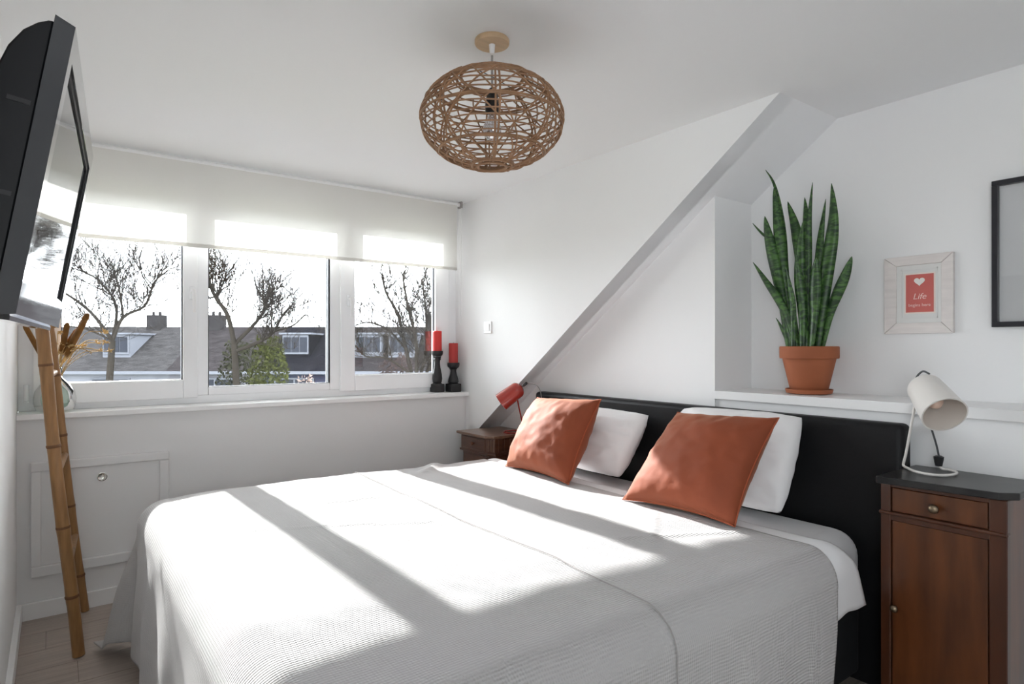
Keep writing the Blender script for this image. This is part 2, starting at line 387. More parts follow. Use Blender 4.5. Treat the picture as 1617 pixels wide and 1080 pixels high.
# ------------------------------------------------------------------ bed
BX0, BX1, BYN, BYF, BZ = .40, 2.425, .99, 2.80, .575
def rbox(x0, x1, y0, y1, z0, z1): return MB().box(x0, x1, y0, y1, z0, z1)
bed = thing('double_bed', (1.4, 1.87, 0), 'wide double bed with black leather headboard and white mattress', 'bed')
hbm = rbox(2.425, W2 - .004, .875, 2.869, .02, .958).build('headboard', black_m, bed, bevel=.022, seg=4, smooth=40)
rbox(BX0 + .02, 2.42, BYN + .02, BYF - .02, .06, .33).build('box_spring', blackcloth_m, bed, bevel=.02, seg=3)
mt = rbox(BX0, 2.422, BYN, BYF, .335, BZ).build('mattress', sheet_m, bed, bevel=.085, seg=7, smooth=60)
for (x, y) in ((BX0 + .1, BYN + .1), (BX0 + .1, BYF - .1), (2.3, BYN + .1), (2.3, BYF - .1)):
    MB().lathe([(.02, 0), (.028, .07)], 16, (x, y, 0)).build('leg', blackp_m, bed, smooth=40)

def nz(p, s=1.0): return noise.noise(Vector(p) * s)
def over(a, r):
    """arc over an edge of radius r: outward travel and drop for a cloth length a past the edge"""
    q = r * math.pi / 2
    if a <= q: return r * math.sin(a / r), r * (1 - math.cos(a / r))
    return r, r + (a - q)
def drape(u, v, ztop, edge, flare, fold, floor_z=.006):
    """cloth point (u along the bed, v across) laid over the bed top and bent down past its edges"""
    x0, y0, y1, r = edge
    ax = max(0.0, x0 + r - u); by = max(0.0, y0 + r - v); bf = max(0.0, v - (y1 - r))
    cx = max(u, x0 + r); cy = min(max(v, y0 + r), y1 - r)
    b = by if by > 0 else bf; sy = -1 if by > 0 else 1
    z = ztop(cx, cy)
    if ax == 0 and b == 0: return Vector((cx, cy, z))
    l = (ax ** 3 + b ** 3) ** (1 / 3); d = math.hypot(ax, b); dx, dy = -ax / d, sy * b / d
    o, dr = over(l, r)
    ph = math.atan2(b, ax); corner = math.sin(2 * ph) if ax > 0 and b > 0 else 0
    hang = max(0.0, dr - r)
    o += flare * hang + .30 * hang * corner ** 2
    t = (v if ax > b else u)
    o += fold * min(1, hang / .25) * (.6 * math.sin(t * 17 + 1.3 * math.sin(t * 5)) + .8 * nz((t * 4, hang * 1.5, 3.7)))
    if by > 0 and hang > 0:
        for (uu, am) in ((1.30, .004), (1.47, .006), (1.505, .005), (1.64, .006), (1.80, .007), (1.83, .005)):
            o += am * math.exp(-((u + .05 * nz((hang * 3, uu, 1)) - uu) / .012) ** 2) * min(1, hang / .12)
    zz = z - dr
    if zz < floor_z + .03: o += min(.05, (floor_z + .03 - zz) * .2); zz = floor_z + .03 + .002 * math.sin(20 * t)
    return Vector((cx + dx * o, cy + dy * o, zz))
def top_duvet(x, y):
    z = .600 + .016 * math.exp(-((x - .9) / .6) ** 2)
    z += .006 * nz((x * 2.2, y * 2.2, 1.0)) + .004 * nz((x * 6, y * 6, 5.0))
    return z
def wrinkle(x, y):
    w = .0022 * nz((x * 11, y * 5, 9)) + .0012 * nz((x * 30, y * 14, 2))
    for (xa, ya, xb, yb_, amp, wd_) in ((1.58, 2.66, 1.72, 2.80, .014, .03), (.95, 2.30, 1.15, 2.28, .006, .016), (.62, 2.10, 1.15, 1.86, .0035, .010), (1.55, 1.35, 1.95, 1.18, .005, .014), (1.9, 1.5, 1.62, 1.28, .005, .014), (1.35, 2.3, 1.42, 2.2, .004, .012)):
        dxx, dyy = xb - xa, yb_ - ya; L2 = dxx * dxx + dyy * dyy
        t = max(0, min(1, ((x - xa) * dxx + (y - ya) * dyy) / L2)); e = math.hypot(x - xa - t * dxx, y - ya - t * dyy)
        w += amp * math.exp(-(e / wd_) ** 2)
    return w
# white duvet
def duvet_pt(s, t):
    u = .55 + s * (2.08 - .55); v = .735 + t * (2.98 - .735)
    if v < 1.0: u += (2.10 - .55) * s * 0 + s ** 6 * (.11 * (1.0 - v) / .25) ** 1
    return drape(u, v, lambda x, y: top_duvet(x, y) - .004 + .012 * math.exp(-((x - 2.06) / .05) ** 2), (.43, .895, 2.855, .085), .03, .010)
dv = MB().grid(duvet_pt, 110, 150).build('duvet', sheet_m, None, smooth=180, org=(1.3, 1.87, .6))
tag(dv, 'white duvet showing past the hem of the grey waffle bedspread', 'duvet')
md = dv.modifiers.new('thickness', 'SOLIDIFY'); md.thickness = .012; md.offset = -1
# waffle bedspread
UH = 2.0
def cover_uv(s, t):
    v = .36 + t * (3.36 - .36)
    hem = UH - .22 * max(0, 1.02 - v) + .008 * nz((v * 5, 1, 1))
    u = -.12 + s * (hem + .12)
    return u, v
def cover_pt(s, t):
    u, v = cover_uv(s, t)
    return drape(u, v, lambda x, y: top_duvet(x, y) + .011 + wrinkle(x, y), (.372, .868, 2.868, .10), .05, .013)
cv = MB().grid(cover_pt, 230, 300, cover_uv).build('bedspread', waffle_m, None, smooth=180, org=(1.1, 1.87, .6))
tag(cv, 'pale grey waffle weave bedspread draped over the bed in striped sunlight', 'bedspread')
md = cv.modifiers.new('thickness', 'SOLIDIFY'); md.thickness = .005; md.offset = 1
se = []
for i in range(140):
    v = .40 + i / 139 * (2.98 - .40); u = 1.255 + .012 * math.sin(v * 3) - .10 * max(0, 1.3 - v)
    p = drape(u, v, lambda x, y: top_duvet(x, y) + .0155 + wrinkle(x, y), (.372, .868, 2.868, .10), .05, .013); se.append(p + Vector((0, -.004 if v < .9 else 0, 0)))
MB().tube(se, .0016, 5).build('seam', seam_m, cv, smooth=60)

# pillows and cushions
def cushion(name, corners, th, mat, label, cat, group, seed, ear=.10, pip=None, wr=.004, pw_=.42, n=40, sag=0.0, corner=0.0):
    BL, BR, TR, TL = [Vector(c) for c in corners]
    nrm = (BR - BL).cross(TL - BL).normalized()
    cen = (BL + BR + TR + TL) / 4
    def base(a, b):   # a,b in -1..1
        k = 1 - ear * (1 - b * b) if True else 1
        aa = a * (1 - ear * (1 - b * b) * abs(a) ** 3); bb = b * (1 - ear * (1 - a * a) * abs(b) ** 3)
        k = 1 - corner * .12 * (abs(a) ** 4) * (abs(b) ** 4); aa *= k; bb *= k
        s, t = (aa + 1) / 2, (bb + 1) / 2
        return BL * (1 - s) * (1 - t) + BR * s * (1 - t) + TR * s * t + TL * (1 - s) * t
    def pt(a, b, side):
        h = th / 2 * (max(0, (1 - a * a) * (1 - b * b))) ** pw_ * (1 - sag * b)
        e = max(abs(a), abs(b))
        crease = wr * 1.1 * (e ** 4) * nz((math.cos(math.atan2(b, a)) * 5 + seed, math.sin(math.atan2(b, a)) * 5, seed)) * 2 * (1 - e ** 14)
        w = wr * nz((a * 3 + seed, b * 3, seed)) + wr * .5 * nz((a * 7, b * 7 + seed, 2)) + crease
        return base(a, b) + nrm * (side * (h + w * (1 - e ** 8)))
    m = MB(); m.grid(lambda u, v: pt(u * 2 - 1, v * 2 - 1, 1), n, n); m.grid(lambda u, v: pt(u * 2 - 1, v * 2 - 1, -1), n, n)
    m.v = [tuple(p) for p in m.v]
    root = thing(name, (cen.x, cen.y, min(BL.z, BR.z)), label, cat, group)
    ob = m.build('cover', mat, root, smooth=180)
    bm = bmesh.new(); bm.from_mesh(ob.data); bmesh.ops.remove_doubles(bm, verts=bm.verts, dist=.0003); bmesh.ops.recalc_face_normals(bm, faces=bm.faces); bm.to_mesh(ob.data); bm.free()
    ob.data.shade_smooth()
    if pip:
        lo = [base(-1 + 2 * i / 30, -1) for i in range(30)] + [base(1, -1 + 2 * i / 30) for i in range(30)] + [base(1 - 2 * i / 30, 1) for i in range(30)] + [base(-1, 1 - 2 * i / 30) for i in range(30)]
        MB().tube(lo, pip[0], 6, closed=True).build('piping', pip[1], root, smooth=60)
    return root
cushion('bed_pillow', [(2.195, 1.80, .628), (2.185, 1.165, .622), (2.375, 1.185, .965), (2.385, 1.755, .955)], .18, pillow_m,
        'white pillow behind the rust velvet cushion beside the near cabinet', 'pillow', 'pillows and cushions on the bed', 2.0, ear=.005, wr=.012, pw_=.42, corner=.4)
cushion('bed_pillow', [(2.195, 2.60, .628), (2.185, 1.945, .622), (2.375, 1.93, .905), (2.385, 2.55, .905)], .18, pillow_m,
        'white pillow behind the rust velvet cushion beside the small chestnut nightstand', 'pillow', 'pillows and cushions on the bed', 5.0, ear=.02, wr=.012, pw_=.42, corner=.3)
cushion('throw_cushion', [(1.925, 1.69, .618), (1.95, 1.205, .618), (2.185, 1.183, .970), (2.195, 1.634, .951)], .22, orange_m,
        'rust velvet cushion leaning on the white pillow by the near cabinet, mostly shaded', 'cushion', 'pillows and cushions on the bed', 1.0, ear=.09, pip=(.003, piping_m), wr=.0075, pw_=.48)
cushion('throw_cushion', [(1.955, 2.52, .618), (1.93, 2.015, .618), (2.185, 2.070, .976), (2.19, 2.555, .953)], .23, orange_m,
        'rust velvet cushion with sunlit edge by the small chestnut nightstand', 'cushion', 'pillows and cushions on the bed', 3.3, ear=.09, pip=(.003, piping_m), wr=.0075, pw_=.48)

# ------------------------------------------------------------------ near nightstand (tall, black marble top)
ns = thing('bedside_cabinet', (2.36, .70, 0), 'tall walnut bedside cabinet with black marble top under the white lamp', 'cabinet')
fx = 2.235; ya, yb2 = .541, .868
MB().box(fx + .012, 2.495, ya + .006, yb2 - .006, .05, .794).build('carcass', ply_m, ns)
for (y0, y1) in ((ya, .584), (.838, yb2)): box(fx, fx + .03, y0, y1, .0, .794).build('corner_post', walnutd_m, ns, bevel=.003)
for (y0, y1) in ((ya, .575), (.838, yb2)): box(2.465, 2.495, y0, y1, .0, .06).build('foot', walnutd_m, ns, bevel=.003)
box(fx + .002, fx + .02, .584, .838, .780, .794).build('top_rail', walnutd_m, ns, bevel=.001)
dr = box(fx + .003, fx + .3 - .06, .587, .835, .705, .778).build('drawer', ply_m, ns, bevel=.002)
MB().lathe([(.005, 0), (.0055, .008), (.011, .012), (.0145, .018), (.013, .024), (.006, .028)], 20, (fx + .003, .715, .738), (-1, 0, 0)).build('knob', brass_m, dr, smooth=50)
box(fx - .008, fx + .02, ya - .003, yb2 + .003, .692, .703).build('moulding', walnutd_m, ns, bevel=.004)
box(fx + .002, fx + .02, .584, .838, .676, .692).build('middle_rail', walnutd_m, ns)
do = box(fx + .004, fx + .024, .587, .835, .09, .674).build('door', ply_m, ns, bevel=.002)
MB().lathe([(.004, 0), (.0045, .008), (.009, .011), (.0115, .016), (.0095, .022), (.004, .025)], 20, (fx + .004, .824, .402), (-1, 0, 0)).build('knob', brass_m, do, smooth=50)
box(fx + .002, fx + .02, .584, .838, .05, .088).build('bottom_rail', walnutd_m, ns)
MB().prism([(2.187, .858), (2.192, .865), (2.5, .865), (2.5, .515), (2.262, .520), (2.222, .556)], 2, .795, .816).build('marble_top', marble_m, ns, bevel=.003)

# ------------------------------------------------------------------ far nightstand (low, chestnut)
fn = thing('nightstand', (2.32, 3.12, 0), 'small old chestnut nightstand with drawer under the red lamp', 'nightstand')
f2 = 2.172
MB().prism([(2.144, 2.985), (2.175, 2.934), (2.49, 2.934), (2.49, 3.306), (2.144, 3.306)], 2, .684, .70).build('table_top', oldtop_m, fn, bevel=.004)
MB().prism([(f2, 3.000), (f2 + .03, 2.962), (2.485, 2.962), (2.485, 3.29), (f2, 3.29)], 2, .592, .684).build('drawer_case', oldwood_m, fn)
MB().prism([(f2 - .008, 2.996), (f2 + .026, 2.952), (2.485, 2.952), (2.485, 3.298), (f2 - .008, 3.298)], 2, .580, .592).build('moulding', oldwood_m, fn, bevel=.003)
MB().prism([(f2 + .012, 3.000), (f2 + .04, 2.966), (2.48, 2.966), (2.48, 3.286), (f2 + .012, 3.286)], 2, .06, .580).build('carcass', oldwood_m, fn)
d2 = box(f2 - .004, f2 + .02, 3.020, 3.276, .600, .672).build('drawer', oldwood_m, fn, bevel=.003)
MB().lathe([(.005, 0), (.006, .008), (.012, .013), (.013, .019), (.006, .025)], 18, (f2 - .004, 3.138, .638), (-1, 0, 0)).build('knob', knobw_m, d2, smooth=50)
d3 = box(f2 + .006, f2 + .02, 3.020, 3.276, .10, .565).build('door', oldwood_m, fn, bevel=.003)
MB().lathe([(.005, 0), (.006, .008), (.012, .013), (.013, .019), (.006, .025)], 18, (f2 + .006, 3.04, .40), (-1, 0, 0)).build('knob', knobw_m, d3, smooth=50)
dd = Vector((-.6, -.8, 0))
for i in range(3):
    p = Vector((f2 + .004, 2.992, 0)).lerp(Vector((f2 + .024, 2.966, 0)), i / 2)
    MB().tube([(p.x, p.y, .602), (p.x, p.y, .674)], .0055, 8).build('flute', oldtop_m, fn, smooth=60)
for i in range(6):
    xx = 2.225 + i * .042; box(xx, xx + .03, 2.957, 2.964, .600, .676).build('side_slat', oldwood_m, fn, bevel=.002)
for (x, y) in ((f2 + .03, 2.985), (f2 + .03, 3.27), (2.46, 2.985), (2.46, 3.27)): box(x - .017, x + .017, y - .015, y + .015, 0, .06).build('foot', oldwood_m, fn)

# ------------------------------------------------------------------ bent wire bedside lamps
def catmull(pts, k=8):
    P_ = [Vector(p) for p in pts]; out = []
    for i in range(len(P_) - 1):
        p0, p1, p2, p3 = P_[max(i - 1, 0)], P_[i], P_[i + 1], P_[min(i + 2, len(P_) - 1)]
        for j in range(k):
            t = j / k; out.append(.5 * ((2 * p1) + (p2 - p0) * t + (2 * p0 - 5 * p1 + 4 * p2 - p3) * t * t + (3 * p1 - p0 - 3 * p2 + p3) * t ** 3))
    return out + [P_[-1]]
def shade_parts(root, back, front, r0, r1, mo_, mi_):
    b, f = Vector(back), Vector(front); L = (f - b).length; ax = (f - b) / L
    prof = [(.004, .0)] + [(r0 * math.sin(a), r0 * .75 * (1 - math.cos(a))) for a in [R(10 * k) for k in range(1, 9)]] + [(r0, r0 * .8), (r0 + (r1 - r0) * .5, L * .6), (r1, L)]
    inner = [(max(.002, r - .003), z + .003 if z < L - .001 else L) for r, z in prof]
    sh = MB().lathe(prof, 40, b, ax, cap=False).build('shade', mo_, root, smooth=60)
    MB().lathe(inner, 40, b, ax, cap=False).build('shade_lining', mi_, sh, smooth=60)
    MB().lathe([(r1 - .003, L), (r1, L), (r1 + .0006, L + .001), (r1 - .0035, L + .001)], 40, b, ax, cap=False).build('rim', mo_, sh, smooth=60)
    MB().lathe([(.014, .02), (.014, L * .38), (.006, L * .40)], 20, b, ax).build('bulb_holder', lampwi_m, sh, smooth=40)
    MB().lathe([(.008, L * .38), (.012, L * .45), (.022, L * .58), (.022, L * .66), (.012, L * .74), (.002, L * .76)], 24, b, ax).build('bulb', bulb_m if mo_ is red_m else pmat('frosted_bulb', (.85, .62, .5), .3), sh, smooth=60)
    return sh, ax
wl = thing('desk_lamp', (2.39, .79, .816), 'cream enamel lamp on a bent wire foot on the black marble cabinet', 'lamp', 'bent wire bedside lamps')
wire = [(2.372, .815, 1.06), (2.384, .832, .98), (2.398, .855, .87), (2.402, .864, .835)] + [(2.400, .863, .8235), (2.372, .840, .8225), (2.335, .806, .8225), (2.318, .763, .8225), (2.334, .728, .8225), (2.385, .712, .8225), (2.428, .722, .8225), (2.452, .748, .8225), (2.452, .770, .8235), (2.447, .776, .84), (2.444, .776, .858)]
MB().tube(catmull(wire, 6), .0042, 10).build('wire_foot', lampw_m, wl, smooth=60)
MB().lathe([(.010, 0), (.014, .022), (.015, .03), (.008, .034)], 18, (2.444, .776, .832), (0, 0, 1)).build('plug', blackp_m, wl, smooth=40)
MB().tube(catmull([(2.444, .776, .866), (2.425, .778, .91), (2.405, .790, .975), (2.39, .800, 1.0), (2.376, .806, 1.035)], 6), .0032, 8).build('cable', cable_m, wl, smooth=60)
sh, ax = shade_parts(wl, (2.425, .822, 1.105), (2.322, .720, 1.013), .053, .064, lampw_m, lampwi_m)
MB().tube(catmull([(2.405, .79, 1.135), (2.425, .815, 1.142), (2.437, .836, 1.125), (2.428, .842, 1.10)], 6), .0032, 8).build('cable_loop', cable_m, wl, smooth=60)
MB().tube([(2.372, .815, 1.06), (2.392, .800, 1.068)], .006, 10).build('pivot', lampw_m, wl, smooth=60)

rl = thing('desk_lamp', (2.36, 3.02, .70), 'red enamel lamp on a bent wire foot on the small nightstand', 'lamp', 'bent wire bedside lamps')
wire = [(2.322, 2.908, .93), (2.36, 2.93, .84), (2.405, 2.952, .74), (2.415, 2.956, .712), (2.41, 2.96, .7045), (2.37, 2.965, .704), (2.33, 2.985, .704), (2.315, 3.02, .704), (2.34, 3.06, .704), (2.40, 3.07, .704), (2.45, 3.04, .704), (2.455, 3.0, .7045)]
MB().tube(catmull(wire, 6), .0045, 10).build('wire_foot', red_m, rl, smooth=60)
shade_parts(rl, (2.325, 2.862, .992), (2.235, 2.945, .900), .048, .054, red_m, redi_m)
MB().lathe([(.004, 0), (.009, .01), (.008, .03), (.004, .036)], 14, (2.327, 2.860, .994), (.588, -.542, .60)).build('cord_grip', blackp_m, rl, smooth=40)
MB().tube(catmull([(2.345, 2.84, 1.014), (2.385, 2.80, 1.0), (2.41, 2.79, .95), (2.41, 2.80, .86), (2.40, 2.90, .76), (2.41, 2.96, .712)], 6), .0022, 6).build('cable', greyw_m, rl, smooth=60)

# ------------------------------------------------------------------ pendant lamp
PX, PY, PZ = 1.231, 1.602, 1.944
pl = thing('pendant_lamp', (PX, PY, H), 'round woven rattan pendant lamp hanging from the ceiling on a wooden rose', 'pendant lamp')
MB().lathe([(.053, 0), (.055, -.003), (.055, -.013), (.053, -.016)], 40, (PX, PY, H)).build('ceiling_rose', palewood_m, pl, smooth=40)
MB().lathe([(.010, -.016), (.008, -.040), (.004, -.044)], 16, (PX, PY, H)).build('cord_clamp', trim_m, pl, smooth=40)
MB().tube([(PX, PY, H - .05), (PX, PY, 2.035)], .0035, 8).build('cord', greyw_m, pl, smooth=60)
so = MB().lathe([(.008, 2.045), (.017, 2.035), (.020, 2.0), (.022, 1.995), (.022, 1.972), (.018, 1.965)], 20, (PX, PY, 0)).build('lamp_socket', blackp_m, pl, smooth=40)
MB().lathe([(.012, 1.966), (.016, 1.95), (.028, 1.925), (.0295, 1.91), (.026, 1.895), (.016, 1.884), (.003, 1.881)], 24, (PX, PY, 0)).build('bulb', bulb_m, pl, smooth=60)
PA, PB = .226, .150
T0, T1 = R(26), R(168.5)
def pp(t, f, k=1.0): return Vector((PX + PA * k * math.sin(t) * math.cos(f), PY + PA * k * math.sin(t) * math.sin(f), PZ + PB * k * math.cos(t)))
rl_ = random.Random(3)
for i, (t, r) in enumerate([(T0, .0055), (T0 + R(4), .0045), (T0 + R(26), .0042), (R(90), .0038), (R(132), .004), (T1 - R(5), .0045), (T1, .005)]):
    MB().tube([pp(t, 2 * math.pi * j / 56, 1.0) for j in range(56)], r, 6, closed=True).build('hoop', rattan_m, pl, smooth=60)
for k in range(8):
    for dlt in (-.028, .028):
        f0 = 2 * math.pi * k / 8 + .25 + dlt
        MB().tube([pp(T0 + (T1 - T0) * j / 22, f0, .992) for j in range(23)], .0032, 6).build('rib', rattan_m, pl, smooth=60)
for k in range(26):      # long slanting canes wound round the globe
    f0 = 2 * math.pi * k / 26 + rl_.uniform(-.05, .05); sg = 1 if k % 2 else -1; tw = rl_.uniform(1.05, 1.7)
    ta, tb = T0 + R(rl_.uniform(0, 14)), T1 - R(rl_.uniform(0, 12))
    MB().tube([pp(ta + (tb - ta) * j / 40, f0 + sg * tw * j / 40, 1.006 + .006 * math.sin(j * .8 + k)) for j in range(41)], .0026, 5).build('cane', rattan_m, pl, smooth=60)
for k in range(19):      # nearly level canes
    t = T0 + R(8) + (T1 - T0 - R(14)) * k / 18; tl = rl_.uniform(.005, .03); ph = rl_.uniform(0, 6.28)
    MB().tube([pp(t + tl * math.sin(2 * math.pi * j / 56 + ph), 2 * math.pi * j / 56, 1.0 + .012 * math.sin(8 * 2 * math.pi * j / 56 + k * 3.14)) for j in range(56)], .0025, 5, closed=True).build('weaver', rattan_m, pl, smooth=60)
MB().tube([pp(T0, .25), Vector((PX, PY, PZ + PB * math.cos(T0) + .004)), pp(T0, .25 + math.pi)], .0015, 6).build('carrier_bar', blackp_m, pl)

# ------------------------------------------------------------------ potted snake plant
PLX, PLY = 2.655, 1.318
sp = thing('potted_snake_plant', (PLX, PLY, ZL), 'tall snake plant in a terracotta pot on the white ledge', 'potted plant')
MB().lathe([(.070, .0), (.088, .004), (.092, .02), (.089, .021), (.082, .008), (.05, .007)], 40, (PLX, PLY, ZL)).build('saucer', terra_m, sp, smooth=40)
MB().lathe([(.068, .008), (.072, .012), (.103, .148), (.113, .149), (.1145, .155), (.1145, .196), (.112, .199), (.104, .199), (.102, .192), (.10, .16)], 44, (PLX, PLY, ZL)).build('pot', terra_m, sp, smooth=35)
MB().lathe([(.001, .178), (.05, .181), (.102, .176)], 30, (PLX, PLY, ZL), cap=False).build('soil', soil_m, sp, smooth=60)
LEAVES = [
((1.386, 1.229), (1.412, 1.442), (1.426, 1.622), (1.44, 1.792), (1.456, 1.914), 0.049, -.03),
((1.403, 1.241), (1.414, 1.442), (1.428, 1.712), (1.468, 1.922), (1.51, 2.011), 0.024, -.005),
((1.382, 1.235), (1.42, 1.397), (1.452, 1.568), (1.474, 1.696), (1.488, 1.795), 0.054, -.045),
((1.272, 1.234), (1.253, 1.431), (1.233, 1.588), (1.214, 1.743), (1.214, 1.885), 0.059, -.02),
((1.335, 1.229), (1.351, 1.437), (1.368, 1.615), (1.391, 1.751), (1.423, 1.857), 0.049, .02),
((1.348, 1.235), (1.346, 1.437), (1.348, 1.612), (1.353, 1.755), (1.362, 1.867), 0.042, .045),
((1.324, 1.235), (1.321, 1.435), (1.319, 1.609), (1.315, 1.76), (1.303, 1.911), 0.024, .0),
((1.307, 1.235), (1.296, 1.434), (1.291, 1.584), (1.282, 1.712), (1.264, 1.839), 0.032, .03),
((1.261, 1.234), (1.238, 1.345), (1.202, 1.438), (1.166, 1.518), (1.14, 1.582), 0.049, -.01),
((1.357, 1.235), (1.382, 1.329), (1.426, 1.42), (1.486, 1.515), (1.534, 1.598), 0.045, -.06),
((1.38, 1.24), (1.414, 1.442), (1.474, 1.662), (1.554, 1.736), (1.612, 1.798), 0.018, .05),
((1.397, 1.227), (1.414, 1.263), (1.428, 1.297), (1.44, 1.325), (1.452, 1.35), 0.018, -.02),
((1.391, 1.235), (1.432, 1.398), (1.462, 1.513), (1.488, 1.607), (1.52, 1.672), 0.032, .02),
((1.313, 1.229), (1.329, 1.371), (1.34, 1.502), (1.335, 1.633), (1.316, 1.739), 0.049, -.05),
((1.296, 1.229), (1.285, 1.347), (1.278, 1.433), (1.267, 1.517), (1.257, 1.589), 0.054, -.055),
((1.374, 1.232), (1.366, 1.328), (1.365, 1.405), (1.371, 1.483), (1.375, 1.56), 0.037, -.07),
((1.329, 1.229), (1.324, 1.349), (1.324, 1.436), (1.326, 1.523), (1.335, 1.611), 0.039, -.065),
((1.409, 1.232), (1.412, 1.296), (1.42, 1.353), (1.432, 1.409), (1.444, 1.466), 0.032, -.03)]
for li, L in enumerate(LEAVES):
    w, xo = L[5], L[6]
    pts = [(PLX + xo * .5 + xo * .6 * (k / 4), p[0] + (p[0] - PLY) * -.0, p[1]) for k, p in enumerate(L[:5])]
    pts[0] = (PLX + xo * .6, PLY + (pts[0][1] - PLY) * .85, ZL + .176)
    cl = catmull(pts, 6); n = len(cl); tw0 = rnd.uniform(-.5, .5)
    m = MB(); vs = []; uvs = []
    for i, p in enumerate(cl):
        t = i / (n - 1); half = w / 2 * (.55 + .45 * math.sin(min(1, t * 1.6) * math.pi / 2)) * (1 if t < .55 else max(.02, 1 - ((t - .55) / .45) ** 1.7))
        an = tw0 + .7 * (t - .3) * (1 if li % 2 else -1)
        wdir = Vector((math.sin(an), math.cos(an), 0)); ndir = Vector((math.cos(an), -math.sin(an), 0))
        for k in range(5):
            s = k / 2 - 1; vs.append(p + wdir * half * s + ndir * (abs(s) ** 2 * half * .45)); uvs.append((s * .5 + .5 + li, t * (cl[-1] - cl[0]).length * 2.2 + li * 3))
    fs = [(i * 5 + k, i * 5 + k + 1, (i + 1) * 5 + k + 1, (i + 1) * 5 + k) for i in range(n - 1) for k in range(4)]
    m.add(vs, fs); m.uv = uvs
    lf = m.build('leaf', leaf_m, sp, smooth=180)
    sm = lf.modifiers.new('thickness', 'SOLIDIFY'); sm.thickness = .0026; sm.offset = 0

# ------------------------------------------------------------------ pictures on the right wall
def text_mesh(body, size, shear=0.0):
    cu = bpy.data.curves.new('lettering', 'FONT'); cu.body = body; cu.size = size; cu.align_x = 'CENTER'; cu.shear = shear; cu.extrude = .0004
    ob = bpy.data.objects.new('lettering', cu); C.objects.link(ob)
    me = bpy.data.meshes.new_from_object(ob.evaluated_get(bpy.context.evaluated_depsgraph_get()))
    bpy.data.objects.remove(ob); bpy.data.curves.remove(cu); return me
pf = thing('picture_frame', (W3, .96, 1.275), 'whitewashed wooden frame with a small coral heart print', 'picture')
y0, y1, z0, z1 = .841, 1.078, 1.275, 1.577; iy0, iy1, iz0, iz1 = .880, 1.034, 1.317, 1.541
for pts in ([(y0, z0), (y1, z0), (iy1, iz0), (iy0, iz0)], [(y0, z1), (y1, z1), (iy1, iz1), (iy0, iz1)], [(y0, z0), (iy0, iz0), (iy0, iz1), (y0, z1)], [(y1, z0), (iy1, iz0), (iy1, iz1), (y1, z1)]):
    c = Vector((sum(p[0] for p in pts) / 4, sum(p[1] for p in pts) / 4))
    q = [(c.x + (p[0] - c.x) * .994, c.y + (p[1] - c.y) * .994) for p in pts]
    MB().prism(q, 0, W3 - .018, W3 - .001).build('frame_side', whitewash_m, pf, bevel=.0018)
box(W3 - .010, W3 - .001, iy0, iy1, iz0, iz1).build('mount', mat_m, pf)
fr = MB()
for (a, b, c_, d) in ((.893, 1.019, 1.334, 1.338), (.893, 1.019, 1.522, 1.526), (.893, .897, 1.334, 1.526), (1.015, 1.019, 1.334, 1.526)): fr.box(W3 - .0125, W3 - .009, a, b, c_, d)
fr.build('mount_bevel', mat_m, pf)
box(W3 - .0118, W3 - .009, .901, 1.006, 1.352, 1.509).build('card_border', cream_m, pf)
pr = box(W3 - .0126, W3 - .0108, .906, 1.001, 1.3575, 1.5035).build('coral_card', coral_m, pf)
hp = []
for i in range(40):
    t = 2 * math.pi * i / 40; hp.append((.954 - .0011 * 16 * math.sin(t) ** 3 * 1.05, 1.476 + .0011 * (13 * math.cos(t) - 5 * math.cos(2 * t) - 2 * math.cos(3 * t) - math.cos(4 * t))))
MB().prism(hp, 0, W3 - .0134, W3 - .0124).build('heart', heart_m, pr)
for body, size, zz, shr in (('Life', .032, 1.408, .25), ('begins here', .0165, 1.380, .0)):
    me = text_mesh(body, size, shr); me.materials.append(print_m)
    # stand the letters upright, facing the room (-x), reading towards -y
    me.transform(Matrix(((0, 0, -1, W3 - .0131), (-1, 0, 0, .954), (0, 1, 0, zz), (0, 0, 0, 1)))); me.transform(Matrix.Translation(-pf.location))
    lo = bpy.data.objects.new('lettering', me); C.objects.link(lo); lo.parent = pr
bf = thing('picture_frame', (W3, .52, 1.294), 'large thin black picture frame with a blank pale print', 'picture')
y0, y1, z0, z1 = .30, .722, 1.293, 1.807
for (a, b, c_, d) in ((y0, y1, z0, z0 + .018), (y0, y1, z1 - .018, z1), (y0, y0 + .018, z0 + .018, z1 - .018), (y1 - .018, y1, z0 + .018, z1 - .018)):
    box(W3 - .034, W3 - .001, a, b, c_, d).build('frame_side', bframe_m, bf, bevel=.0015)
box(W3 - .012, W3 - .001, y0 + .018, y1 - .018, z0 + .018, z1 - .018).build('print_sheet', poster_m, bf)
box(W3 - .016, W3 - .0135, y0 + .018, y1 - .018, z0 + .018, z1 - .018).build('glazing', pglass_m, bf)

